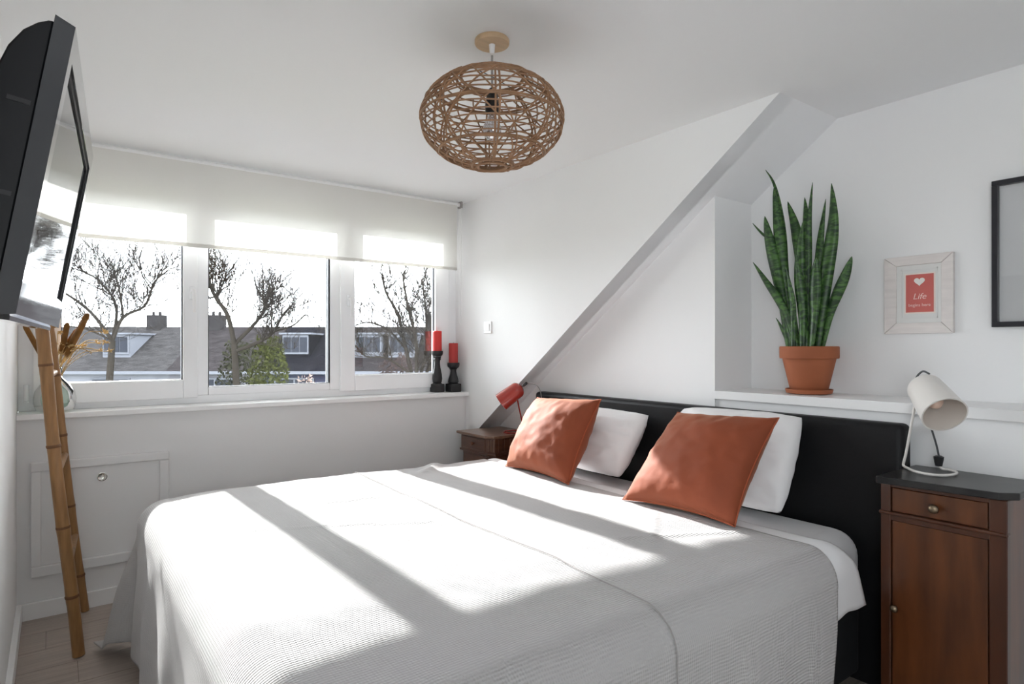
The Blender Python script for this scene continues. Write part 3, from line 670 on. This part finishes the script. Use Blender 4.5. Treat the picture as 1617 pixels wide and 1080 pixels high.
# ------------------------------------------------------------------ candles on the sill
def candle_set(cx, cy, zt, zc, rb, label1, label2, wax=None):
    zb = .924; h = zt - zb
    ho = thing('candle_holder', (cx, cy, zb), label1, 'candle holder', 'candle holders on the sill')
    box(cx - rb, cx + rb, cy - rb, cy + rb, zb, zb + .055).build('base_block', holder_m, ho, bevel=.004)
    k = h / .26
    MB().lathe([(rb * .95, .055), (rb * .75, .062), (rb * .86, .07), (rb * .93, .085 * k), (rb * .86, .11 * k), (rb * .6, .155 * k), (rb * .5, .185 * k), (rb * .55, .2 * k), (rb * .7, .206 * k), (rb * .62, .213 * k), (rb * .78, .225 * k)], 28, (cx, cy, zb)).build('stem', holder_m, ho, smooth=40)
    MB().lathe([(rb * .7, h - .036), (rb * .95, h - .03), (rb * 1.06, h - .018), (rb * 1.06, h), (rb * .9, h), (rb * .88, h - .006)], 32, (cx, cy, zb)).build('cup', holder_m, ho, smooth=40)
    ca = thing('pillar_candle', (cx, cy, zt - .006), label2, 'candle', 'red candles on the sill')
    rc = .0305; hc = zc - zt + .006
    MB().lathe([(rc, 0), (rc, hc - .003), (rc - .003, hc), (rc - .008, hc - .003), (.003, hc - .006)], 32, (cx, cy, zt - .006)).build('wax', wax or candle_m, ca, smooth=40)
    MB().tube([(cx, cy, zc - .008), (cx + .001, cy, zc + .006)], .0012, 6).build('wick', blackp_m, ca)
candle_set(2.170, 3.59, 1.200, 1.332, .036, 'taller turned black candle holder on the window sill', 'bright red pillar candle on the taller black holder')
candle_set(2.269, 3.545, 1.120, 1.252, .039, 'shorter turned black candle holder by the sill end', 'dull red pillar candle on the shorter black holder', pmat('dull_red_wax', (.42, .035, .03), .6))

# ------------------------------------------------------------------ glass bottle vase with dried flowers
VX, VY, VZ = .118, 3.548, .924
vb = thing('bottle_vase', (VX, VY, VZ), 'round pale green glass bottle vase on the window sill', 'vase')
prof = [(.045, .001), (.068, .006), (.079, .03), (.082, .06), (.076, .095), (.055, .13), (.030, .155), (.021, .172), (.019, .195), (.023, .203)]
MB().lathe(prof, 40, (VX, VY, VZ), cap=False).build('glass_body', vase_m, vb, smooth=60)
MB().lathe([(.0235, .198), (.026, .202), (.0235, .206), (.02, .203)], 30, (VX, VY, VZ), cap=False).build('glass_lip', vase_m, vb, smooth=60)
df = thing('dried_bouquet', (VX, VY, VZ + .02), 'dried cattails and straw flowers standing in the green bottle vase', 'dried flowers')
rb_ = random.Random(11)
def stem(p0, p1, r=.002, bend=.02):
    p0, p1 = Vector(p0), Vector(p1); mid = (p0 + p1) / 2 + Vector((rb_.uniform(-bend, bend), rb_.uniform(-bend, bend), 0)); return catmull([p0, mid, p1], 5)
for (bx, by_, bz, tx, ty, tz, r) in ((.150, 3.56, 1.17, .245, 3.55, 1.385, .013), (.152, 3.57, 1.16, .232, 3.53, 1.35, .012), (.140, 3.56, 1.18, .165, 3.56, 1.338, .0115), (.075, 3.55, 1.17, .006, 3.56, 1.325, .011), (.142, 3.57, 1.2, .205, 3.585, 1.31, .011)):
    b, t = Vector((bx, by_, bz)), Vector((tx, ty, tz)); a = b.lerp(t, .08)
    MB().tube([(VX, VY, VZ + .03), (VX + (bx - VX) * .3, VY, VZ + .18), b, a], .0025, 6).build('stalk', straw_m, df, smooth=60)
    d = t - a; MB().tube([a, a + d * .03, a + d * .1, a + d * .9, a + d * .97, t], [.003, r * .8, r, r, r * .8, .003], 12).build('cattail', cattail_m, df, smooth=60)
for k in range(16):
    an = rb_.uniform(0, 6.28); t = Vector((VX + .02 + rb_.uniform(-.05, .19), VY + rb_.uniform(-.05, .04), rb_.uniform(1.17, 1.30)))
    pth = catmull([(VX, VY, VZ + .08), (VX + (t.x - VX) * .2, VY, VZ + .2), (t.x * .6 + VX * .4, (t.y + VY) / 2, t.z - .01), t], 5)
    MB().tube(pth, .0014, 5).build('straw_stem', straw_m, df, smooth=60)
    hd = MB()
    for j in range(9):
        a2 = 2 * math.pi * j / 9; d = Vector((math.cos(a2) * .6 + .5, math.sin(a2) * .6, rb_.uniform(-.3, .6))).normalized() * rb_.uniform(.012, .028)
        hd.tube([t, t + d * .5, t + d], [.0012, .0034, .0006], 5)
    hd.build('straw_flower', straw_m, df, smooth=60)
for (tx, tz) in ((.33, 1.245), (.30, 1.205), (.255, 1.19)):
    MB().tube(catmull([(.15, 3.555, 1.15), (.20, 3.55, 1.215), (.25, 3.54, tz + .012), (tx, 3.53, tz)], 6), [.0022] * 13 + [.0018] * 3 + [.0015] * 3, 6).build('curled_blade', straw_m, df, smooth=60)

# ------------------------------------------------------------------ bamboo ladder leaning on the left wall
la = thing('bamboo_ladder', (.2, 3.2, 0), 'bamboo ladder leaning against the white wall under the television', 'ladder')
def rail(b, t, seed, rad):
    b, t = Vector(b), Vector(t); rr = random.Random(seed); L = (t - b).length; d = 0; cuts = []
    d = .24 if seed == 1 else .17
    while d < L - .1: cuts.append(d); d += rr.uniform(.27, .33)
    pts = []; rs = []; k = 70
    for i in range(k + 1):
        s = L * i / k; near = min([abs(s - c) for c in cuts]); p = b.lerp(t, i / k) + Vector((.003 * math.sin(s * 5 + seed), .003 * math.cos(s * 4), 0))
        pts.append(p); rs.append(rad + .002 * math.exp(-(near / .02) ** 2) - .0006 * math.sin(s * 9))
    ro = MB().tube(pts, rs, 16).build('rail', bamboo_m, la, smooth=60)
    for c in cuts:
        p = b.lerp(t, c / L); ax_ = (t - b).normalized()
        MB().lathe([(rad + .001, -.006), (rad + .0033, -.003), (rad + .0023, 0), (rad + .0033, .003), (rad + .001, .006)], 18, p + Vector((.003 * math.sin(c * 5 + seed), .003 * math.cos(c * 4), 0)), ax_, cap=False).build('node_ring', node_m, ro, smooth=60)
    return b, t
b1, t1 = rail((.190, 2.967, .004), (.014, 2.967, 1.98), 1, .0215)
b2, t2 = rail((.227, 3.452, .004), (.030, 3.452, 1.98), 2, .0165)
for s in (.18, .37, .56, .75, .93):
    MB().tube([b1.lerp(t1, s) + Vector((0, -.0, 0)), b2.lerp(t2, s)], .013, 12).build('rung', bamboo_m, la, smooth=60)

# ------------------------------------------------------------------ television on a tilting bracket
yawv = Vector((math.sin(.072), math.cos(.072), 0))
upv = Vector((math.sin(.1618) * math.cos(.072), -math.sin(.1618) * math.sin(.072), math.cos(.1618))); upv = (upv - yawv * upv.dot(yawv)).normalized(); nv = yawv.cross(upv).normalized()   # out of the screen, +x
if nv.x < 0: nv = -nv
TW, TH = .76, .448
tv = thing('television', (.0, 1.55, 1.26), 'black flat television tilted forward on the left wall', 'television')
O = Vector((.0686, 1.1607, 1.270))
def tp(a, b, c): return O + yawv * a + upv * b + nv * c
def slab(m, a0, a1, b0, b1, c0, c1):
    vs = [tp(a, b, c) for a in (a0, a1) for b in (b0, b1) for c in (c0, c1)]
    return m.add(vs, [(0, 1, 3, 2), (4, 6, 7, 5), (0, 4, 5, 1), (2, 3, 7, 6), (0, 2, 6, 4), (1, 5, 7, 3)])
# bezel as four bars with a bevelled outer side
bz = MB(); e = .006; th_ = .026; bw, bt, bb = .042, .042, .062
def ring(a0, a1, b0, b1, c): return [tp(a0, b0, c), tp(a1, b0, c), tp(a1, b1, c), tp(a0, b1, c)]
vs = ring(-e, TW + e, -e, TH + e, -th_) + ring(0, TW, 0, TH, 0) + ring(bw, TW - bw, bb, TH - bt, 0) + ring(bw, TW - bw, bb, TH - bt, -.010)
fs = []
for k in range(3): fs += [(k * 4 + i, k * 4 + (i + 1) % 4, k * 4 + 4 + (i + 1) % 4, k * 4 + 4 + i) for i in range(4)]
bz.add(vs, fs); bz.build('bezel', tvg_m, tv)
slab(MB(), bw - .002, TW - bw + .002, bb - .002, TH - bt + .002, -.012, -.0065).build('screen', tvs_m, tv)
eg = MB()
for (a0, a1, b0, b1) in ((bw, TW - bw, TH - bt - .010, TH - bt), (TW - bw - .014, TW - bw, bb, TH - bt)): slab(eg, a0, a1, b0, b1, -.0066, -.004)
eg.build('screen_edge', tvst_m, tv)
# rear housing: rounded top profile, narrowing to the back
prof = [(.0, -.027), (.0, -.060), (.03, -.072), (.30, -.083), (.35, -.081), (.39, -.073), (.42, -.060), (.437, -.046), (.446, -.034), (.448, -.027)]
hv = []; n_ = len(prof)
for a in (.003, TW - .003): hv += [tp(a, b, c) for b, c in prof]
hs = MB().add(hv, [tuple(range(n_)), tuple(range(2 * n_ - 1, n_ - 1, -1))] + [(i, i + n_, (i + 1) % n_ + n_, (i + 1) % n_) for i in range(n_)])
ho_ = hs.build('rear_housing', tvb_m, tv, bevel=.003, smooth=38)
for b in (.17, .31): slab(MB(), .0022, .012, b, b + .007, -.062, -.034).build('vent_slot', holder_m, ho_)
slab(MB(), .05, TW - .05, -.010, .0, -.05, -.012).build('lower_lip', tvg_m, tv)
br = MB(); br.box(WL, .0, 1.42, 1.62, 1.44, 1.62); br.tube([(.0, 1.52, 1.56), tp(.39, .30, -.08)], .014, 10)
br.build('wall_bracket', steel_m, tv)

# ------------------------------------------------------------------ outside: row of houses and bare trees
FV = Vector((math.sin(YAW), math.cos(YAW), 0)); RV = Vector((math.cos(YAW), -math.sin(YAW), 0))
def ext(r, d, z): return Vector((CAM.x, CAM.y, 0)) + RV * r + FV * d + Vector((0, 0, z))
def ebox(m, r0, r1, d0, d1, z0, z1):
    vs = [ext(r, d, z) for r in (r0, r1) for d in (d0, d1) for z in (z0, z1)]
    return m.add(vs, [(0, 1, 3, 2), (4, 6, 7, 5), (0, 4, 5, 1), (2, 3, 7, 6), (0, 2, 6, 4), (1, 5, 7, 3)])
GZ = -6.5
g = MB(); ebox(g, -120, 120, 4.6, 120, GZ - .3, GZ)
go = g.build('ground_outside', pmat('garden_ground', (.14, .15, .09), .95, var=(.4, .4), spec=0.0), None); go['kind'] = 'structure'; go['label'] = 'garden ground behind the house'
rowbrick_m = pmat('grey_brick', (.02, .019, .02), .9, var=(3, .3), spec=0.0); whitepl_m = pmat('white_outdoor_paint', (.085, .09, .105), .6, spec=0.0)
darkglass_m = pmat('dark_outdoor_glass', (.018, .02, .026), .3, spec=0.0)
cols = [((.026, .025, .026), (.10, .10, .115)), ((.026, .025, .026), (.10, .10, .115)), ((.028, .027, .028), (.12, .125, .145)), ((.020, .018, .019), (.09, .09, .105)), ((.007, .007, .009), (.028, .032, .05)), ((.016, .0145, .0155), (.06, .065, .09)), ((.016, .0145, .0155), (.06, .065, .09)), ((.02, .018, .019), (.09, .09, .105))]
edges = [-46, -33.5, -25.5, -19.0, -13.9, -10.2, -4.0, 4.0, 14.0]
hlab = ['grey roofed terraced house at the far end of the row beyond the television', 'plain grey roofed terraced house second in the row', 'terraced house with grey roof, single dormer and wide chimney', 'terraced house with slim chimney behind the ivy covered tree', 'dark slate terraced house with one white framed dormer', 'terraced house with brownish roof and two white dormers', 'brown roofed terraced house hidden beyond the window jamb', 'grey brown roofed terraced house at the other row end']
DE, DR, ZE, ZR = 34.0, 38.0, .05, 2.52
for i in range(8):
    r0, r1 = edges[i], edges[i + 1]; rc_, wc = cols[i]
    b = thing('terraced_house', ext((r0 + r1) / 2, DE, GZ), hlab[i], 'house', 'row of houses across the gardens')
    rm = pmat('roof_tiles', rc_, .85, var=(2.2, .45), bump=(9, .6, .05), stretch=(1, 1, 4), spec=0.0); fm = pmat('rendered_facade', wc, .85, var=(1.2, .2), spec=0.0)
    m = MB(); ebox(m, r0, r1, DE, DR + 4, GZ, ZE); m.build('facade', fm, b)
    m = MB(); vs = [ext(r, d, z) for r in (r0, r1) for d, z in ((DE - .35, ZE - .12), (DR, ZR), (DR + 4.3, ZE - .12), (DR + 4.3, ZE - .3), (DE - .35, ZE - .26))]
    m.add(vs, [(0, 1, 2, 3, 4), (9, 8, 7, 6, 5)] + [(k, k + 5, (k + 1) % 5 + 5, (k + 1) % 5) for k in range(5)]); m.build('roof', rm, b)
    m = MB(); ebox(m, r0, r1, DE - .48, DE - .33, ZE - .28, ZE - .12); m.build('gutter', whitepl_m, b)
    m = MB(); ebox(m, r1 - .12, r1 + .02, DE - .3, DR, ZE - .1, ZE - .05); 
    # facade windows
    n = max(1, int((r1 - r0) / 3.4))
    for k in range(n):
        c = r0 + (k + .5) * (r1 - r0) / n
        m = MB(); ebox(m, c - 1.1, c + 1.1, DE - .06, DE + .02, -1.95, -.45); w = m.build('window', whitepl_m, b)
        for q in (-.52, .52):
            m = MB(); ebox(m, c + q - .46, c + q + .46, DE - .08, DE - .03, -1.86, -.54); m.build('pane', darkglass_m, w)
    dl = {2: [(-22.5, 1)], 4: [(-12.3, 1)], 5: [(-8.16, 1), (-6.25, 1)]}.get(i, [])
    for (c, kd) in dl:
        dz0, dz1 = .86, 1.98; hw = .78
        m = MB(); ebox(m, c - hw, c + hw, DE + .9, DR - .4, .6, dz1); dm = m.build('dormer', whitepl_m if i != 4 else rm, b)
        m = MB(); ebox(m, c - hw - .12, c + hw + .12, DE + .72, DR - .4, dz1, dz1 + .10); m.build('dormer_roof', whitepl_m, dm)
        m = MB(); ebox(m, c - hw + .05, c + hw - .05, DE + .82, DE + .93, dz0, dz1 - .04); m.build('dormer_frame', whitepl_m, dm)
        for q in (-1, 0, 1):
            pw2 = (2 * hw - .34) / 3; m = MB(); ebox(m, c + q * (pw2 + .05) - pw2 / 2, c + q * (pw2 + .05) + pw2 / 2, DE + .78, DE + .84, dz0 + .12, dz1 - .16); m.build('dormer_pane', darkglass_m, dm)
    for c in {2: [-22.0], 3: [-18.3], 5: [-4.9], 0: [-36.0]}.get(i, []):
        m = MB(); ebox(m, c - .42, c + .42, DR - .4, DR + .4, ZR - .6, ZR + .72); ch = m.build('chimney', rowbrick_m, b)
        for q in (-.2, .2):
            m = MB(); m.lathe([(.09, 0), (.08, .22)], 10, ext(c + q, DR, ZR + .72)); m.build('chimney_pot', rowbrick_m, ch, smooth=40)

def tree(name, pos, limbs, seed, label, twig_n, twig_len, base_r, group='bare garden trees', levels=2, dens=1.0):
    rr = random.Random(seed); root = thing(name, pos, label, 'tree', group); P0 = Vector(pos)
    def loc(h, z, dd_): return P0 + RV * h + FV * dd_ + Vector((0, 0, z - P0.z))
    tw = MB()
    def twig(p, d, ln, r, lv):
        k = 5; pts = [p]; dv_ = d.normalized()
        for _ in range(k):
            dv_ = (dv_ + Vector((rr.uniform(-.3, .3), rr.uniform(-.3, .3), rr.uniform(-.18, .3)))).normalized(); pts.append(pts[-1] + dv_ * ln / k)
        tw.tube(pts, [r * (1 - .8 * j / k) for j in range(k + 1)], 4 if lv else 3, cap=False)
        if lv > 0:
            for j in range(1, k + 1):
                for _ in range(rr.choice((1, 2))):
                    ax_ = Vector((rr.uniform(-1, 1), rr.uniform(-1, 1), rr.uniform(-.3, 1))).normalized()
                    twig(pts[j], (dv_ + ax_ * 1.1).normalized(), ln * rr.uniform(.4, .65), r * .62, lv - 1)
    for li, (nm, pts, ra, rb2) in enumerate(limbs):
        w = [loc(h, z, d) for h, z, d in pts]; cl = catmull(w, 6); n = len(cl)
        MB().tube(cl, [(ra + (rb2 - ra) * j / (n - 1)) * .78 for j in range(n)], 8).build(nm, bark_m, root, smooth=60)
        if nm == 'limb':
            for _ in range(int(twig_n * dens)):
                j = rr.randrange(int(n * .2), int(n * .9)); t = (cl[j + 1] - cl[j]).normalized()
                ax_ = Vector((rr.uniform(-1, 1), rr.uniform(-1, 1), rr.uniform(-.2, 1))).normalized()
                twig(cl[j], (t * .7 + ax_).normalized(), twig_len * rr.uniform(.7, 1.7), rb2 * .62, levels)
    o = tw.build('twigs', bark_m, root); o['kind'] = 'stuff'
    return root
tree('bare_tree', ext(-6.27, 14, GZ), [
    ('trunk', [(.06, GZ, 0), (.04, -3, 0), (.02, -.6, 0), (-.07, 1.3, 0)], .16, .085),
    ('limb', [(-.07, 1.3, 0), (-.13, 1.95, -.2), (-.36, 2.36, -.3), (-.54, 2.8, -.3), (-.64, 3.1, -.3)], .075, .022),
    ('limb', [(-.36, 2.36, -.3), (-.42, 2.7, .2), (-.44, 2.95, .4)], .035, .016),
    ('limb', [(-.07, 1.3, 0), (.29, 1.8, .3), (.48, 2.16, .4), (.57, 2.45, .3)], .06, .02),
    ('limb', [(-.02, 1.15, 0), (.4, 1.35, .2), (.72, 1.6, .3), (.94, 1.95, .2), (1.15, 2.2, .2)], .06, .02),
    ('limb', [(.72, 1.6, .3), (1.1, 1.75, .5), (1.4, 2.0, .5), (1.5, 1.75, .5)], .03, .012),
    ('limb', [(.48, 2.16, .4), (.75, 2.2, .1), (.82, 2.45, .0)], .025, .012),
    ('limb', [(-.36, 2.36, -.3), (-.62, 2.3, -.5), (-.8, 2.5, -.6)], .025, .012)], 21, 'bare spreading tree with ivy on its trunk in the middle window pane', 20, .6, .1)
tree('bare_tree', ext(-1.98, 12.5, GZ), [
    ('trunk', [(0, GZ, 0), (-.02, -2, 0), (.02, .3, 0)], .15, .09),
    ('limb', [(.02, .3, 0), (-.2, 1.2, .1), (-.38, 1.9, .2), (-.62, 2.35, .2), (-.72, 2.75, .2)], .06, .02),
    ('limb', [(.02, .3, 0), (.06, 1.3, -.2), (-.08, 2.0, -.3), (-.2, 2.7, -.3)], .06, .02),
    ('limb', [(.02, .3, 0), (.2, 1.2, .2), (.18, 2.0, .3), (.1, 2.65, .3)], .05, .018),
    ('limb', [(.02, .3, 0), (.4, 1.1, 0), (.5, 1.9, -.2), (.42, 2.5, -.2)], .045, .016),
    ('limb', [(-.2, 1.2, .1), (-.6, 1.6, .2), (-1.0, 1.75, .3), (-1.25, 1.7, .3)], .035, .012),
    ('limb', [(.02, .6, 0), (-.5, 1.0, -.2), (-.95, 1.05, -.2), (-1.2, 1.3, -.2)], .035, .012)], 33, 'bare upright tree behind the red candles', 18, .55, .1)
tree('bare_tree', ext(-10.3, 15.5, GZ), [
    ('trunk', [(0, GZ, 0), (.0, -2, 0), (.2, 1.4, 0)], .16, .09),
    ('limb', [(.2, 1.4, 0), (.35, 2.0, .2), (.9, 2.3, .2), (1.15, 2.9, .2), (1.5, 3.2, .2)], .06, .02),
    ('limb', [(.2, 1.4, 0), (-.2, 2.1, -.2), (-.9, 2.6, -.2), (-1.6, 2.8, -.2)], .06, .016),
    ('limb', [(.2, 1.4, 0), (.1, 2.3, .3), (-.4, 3.0, .3), (-1.1, 3.3, .3)], .05, .016),
    ('limb', [(.35, 2.0, .2), (.5, 2.7, -.2), (.3, 3.3, -.2)], .04, .014),
    ('limb', [(.2, 1.4, 0), (-.6, 1.7, .2), (-1.3, 1.8, .2)], .04, .014)], 47, 'bare tree with fine branches over the grey roof beside the television', 26, 1.0, .1)

def leafy(name, pos, r, hgt, z0, n, size, mat, label, seed, cat='shrub'):
    rr = random.Random(seed); root = thing(name, pos, label, cat); P0 = Vector(pos); m = MB()
    for _ in range(n):
        a = rr.uniform(0, 6.283); t = rr.random(); rad = r * math.sqrt(rr.random()) * (math.sin(math.pi * min(1, .25 + t * .75)) * .7 + .35)
        p = Vector((P0.x + rad * math.cos(a), P0.y + rad * math.sin(a), z0 + t * hgt + .12 * math.sin(a * 3)))
        u = Vector((rr.uniform(-1, 1), rr.uniform(-1, 1), rr.uniform(-1, 1))).normalized() * size * rr.uniform(.6, 1.3); w = u.orthogonal().normalized() * size * .6
        m.add([p - u, p + w, p + u, p - w], [(0, 1, 2, 3)])
    o = m.build('foliage', mat, root); o['kind'] = 'stuff'
    st = MB()
    for k in range(3): st.tube([(P0.x + .1 * k - .1, P0.y, GZ), (P0.x + .12 * k - .12, P0.y + .05, z0 + .1), (P0.x + .3 * (k - 1) * r, P0.y + .1, z0 + hgt * .7)], [.06, .05, .02], 6)
    st.build('stem', bark_m, root, smooth=60)
leafy('ivy_thicket', ext(-5.85, 14.8, GZ), .85, 6.0, -4.6, 6500, .05, ivy_m, 'yellow green ivy thicket wrapped round the garden tree trunk', 5)
leafy('garden_shrub', ext(-7.3, 16.5, GZ), 1.0, 5.9, -4.6, 5000, .05, hedge_m, 'dull olive shrub left of the ivy covered tree', 6)
leafy('garden_shrub', ext(-1.5, 14.0, GZ), .7, 5.0, -4.6, 2000, .06, hedge_m, 'dark olive shrub behind the tall red candle', 8)
leafy('garden_shrub', ext(-3.85, 11.5, GZ), .42, 5.5, -4.9, 2600, .035, bloss_m, 'pale pink feathery shrub at the bottom of the middle window pane', 9)
leafy('twiggy_shrub', ext(-2.9, 15.5, GZ), 1.2, 5.9, -4.9, 3500, .05, pmat('brown_twigs', (.022, .016, .015), .9, spec=0.0), 'brown leafless shrub below the two white dormers', 12)
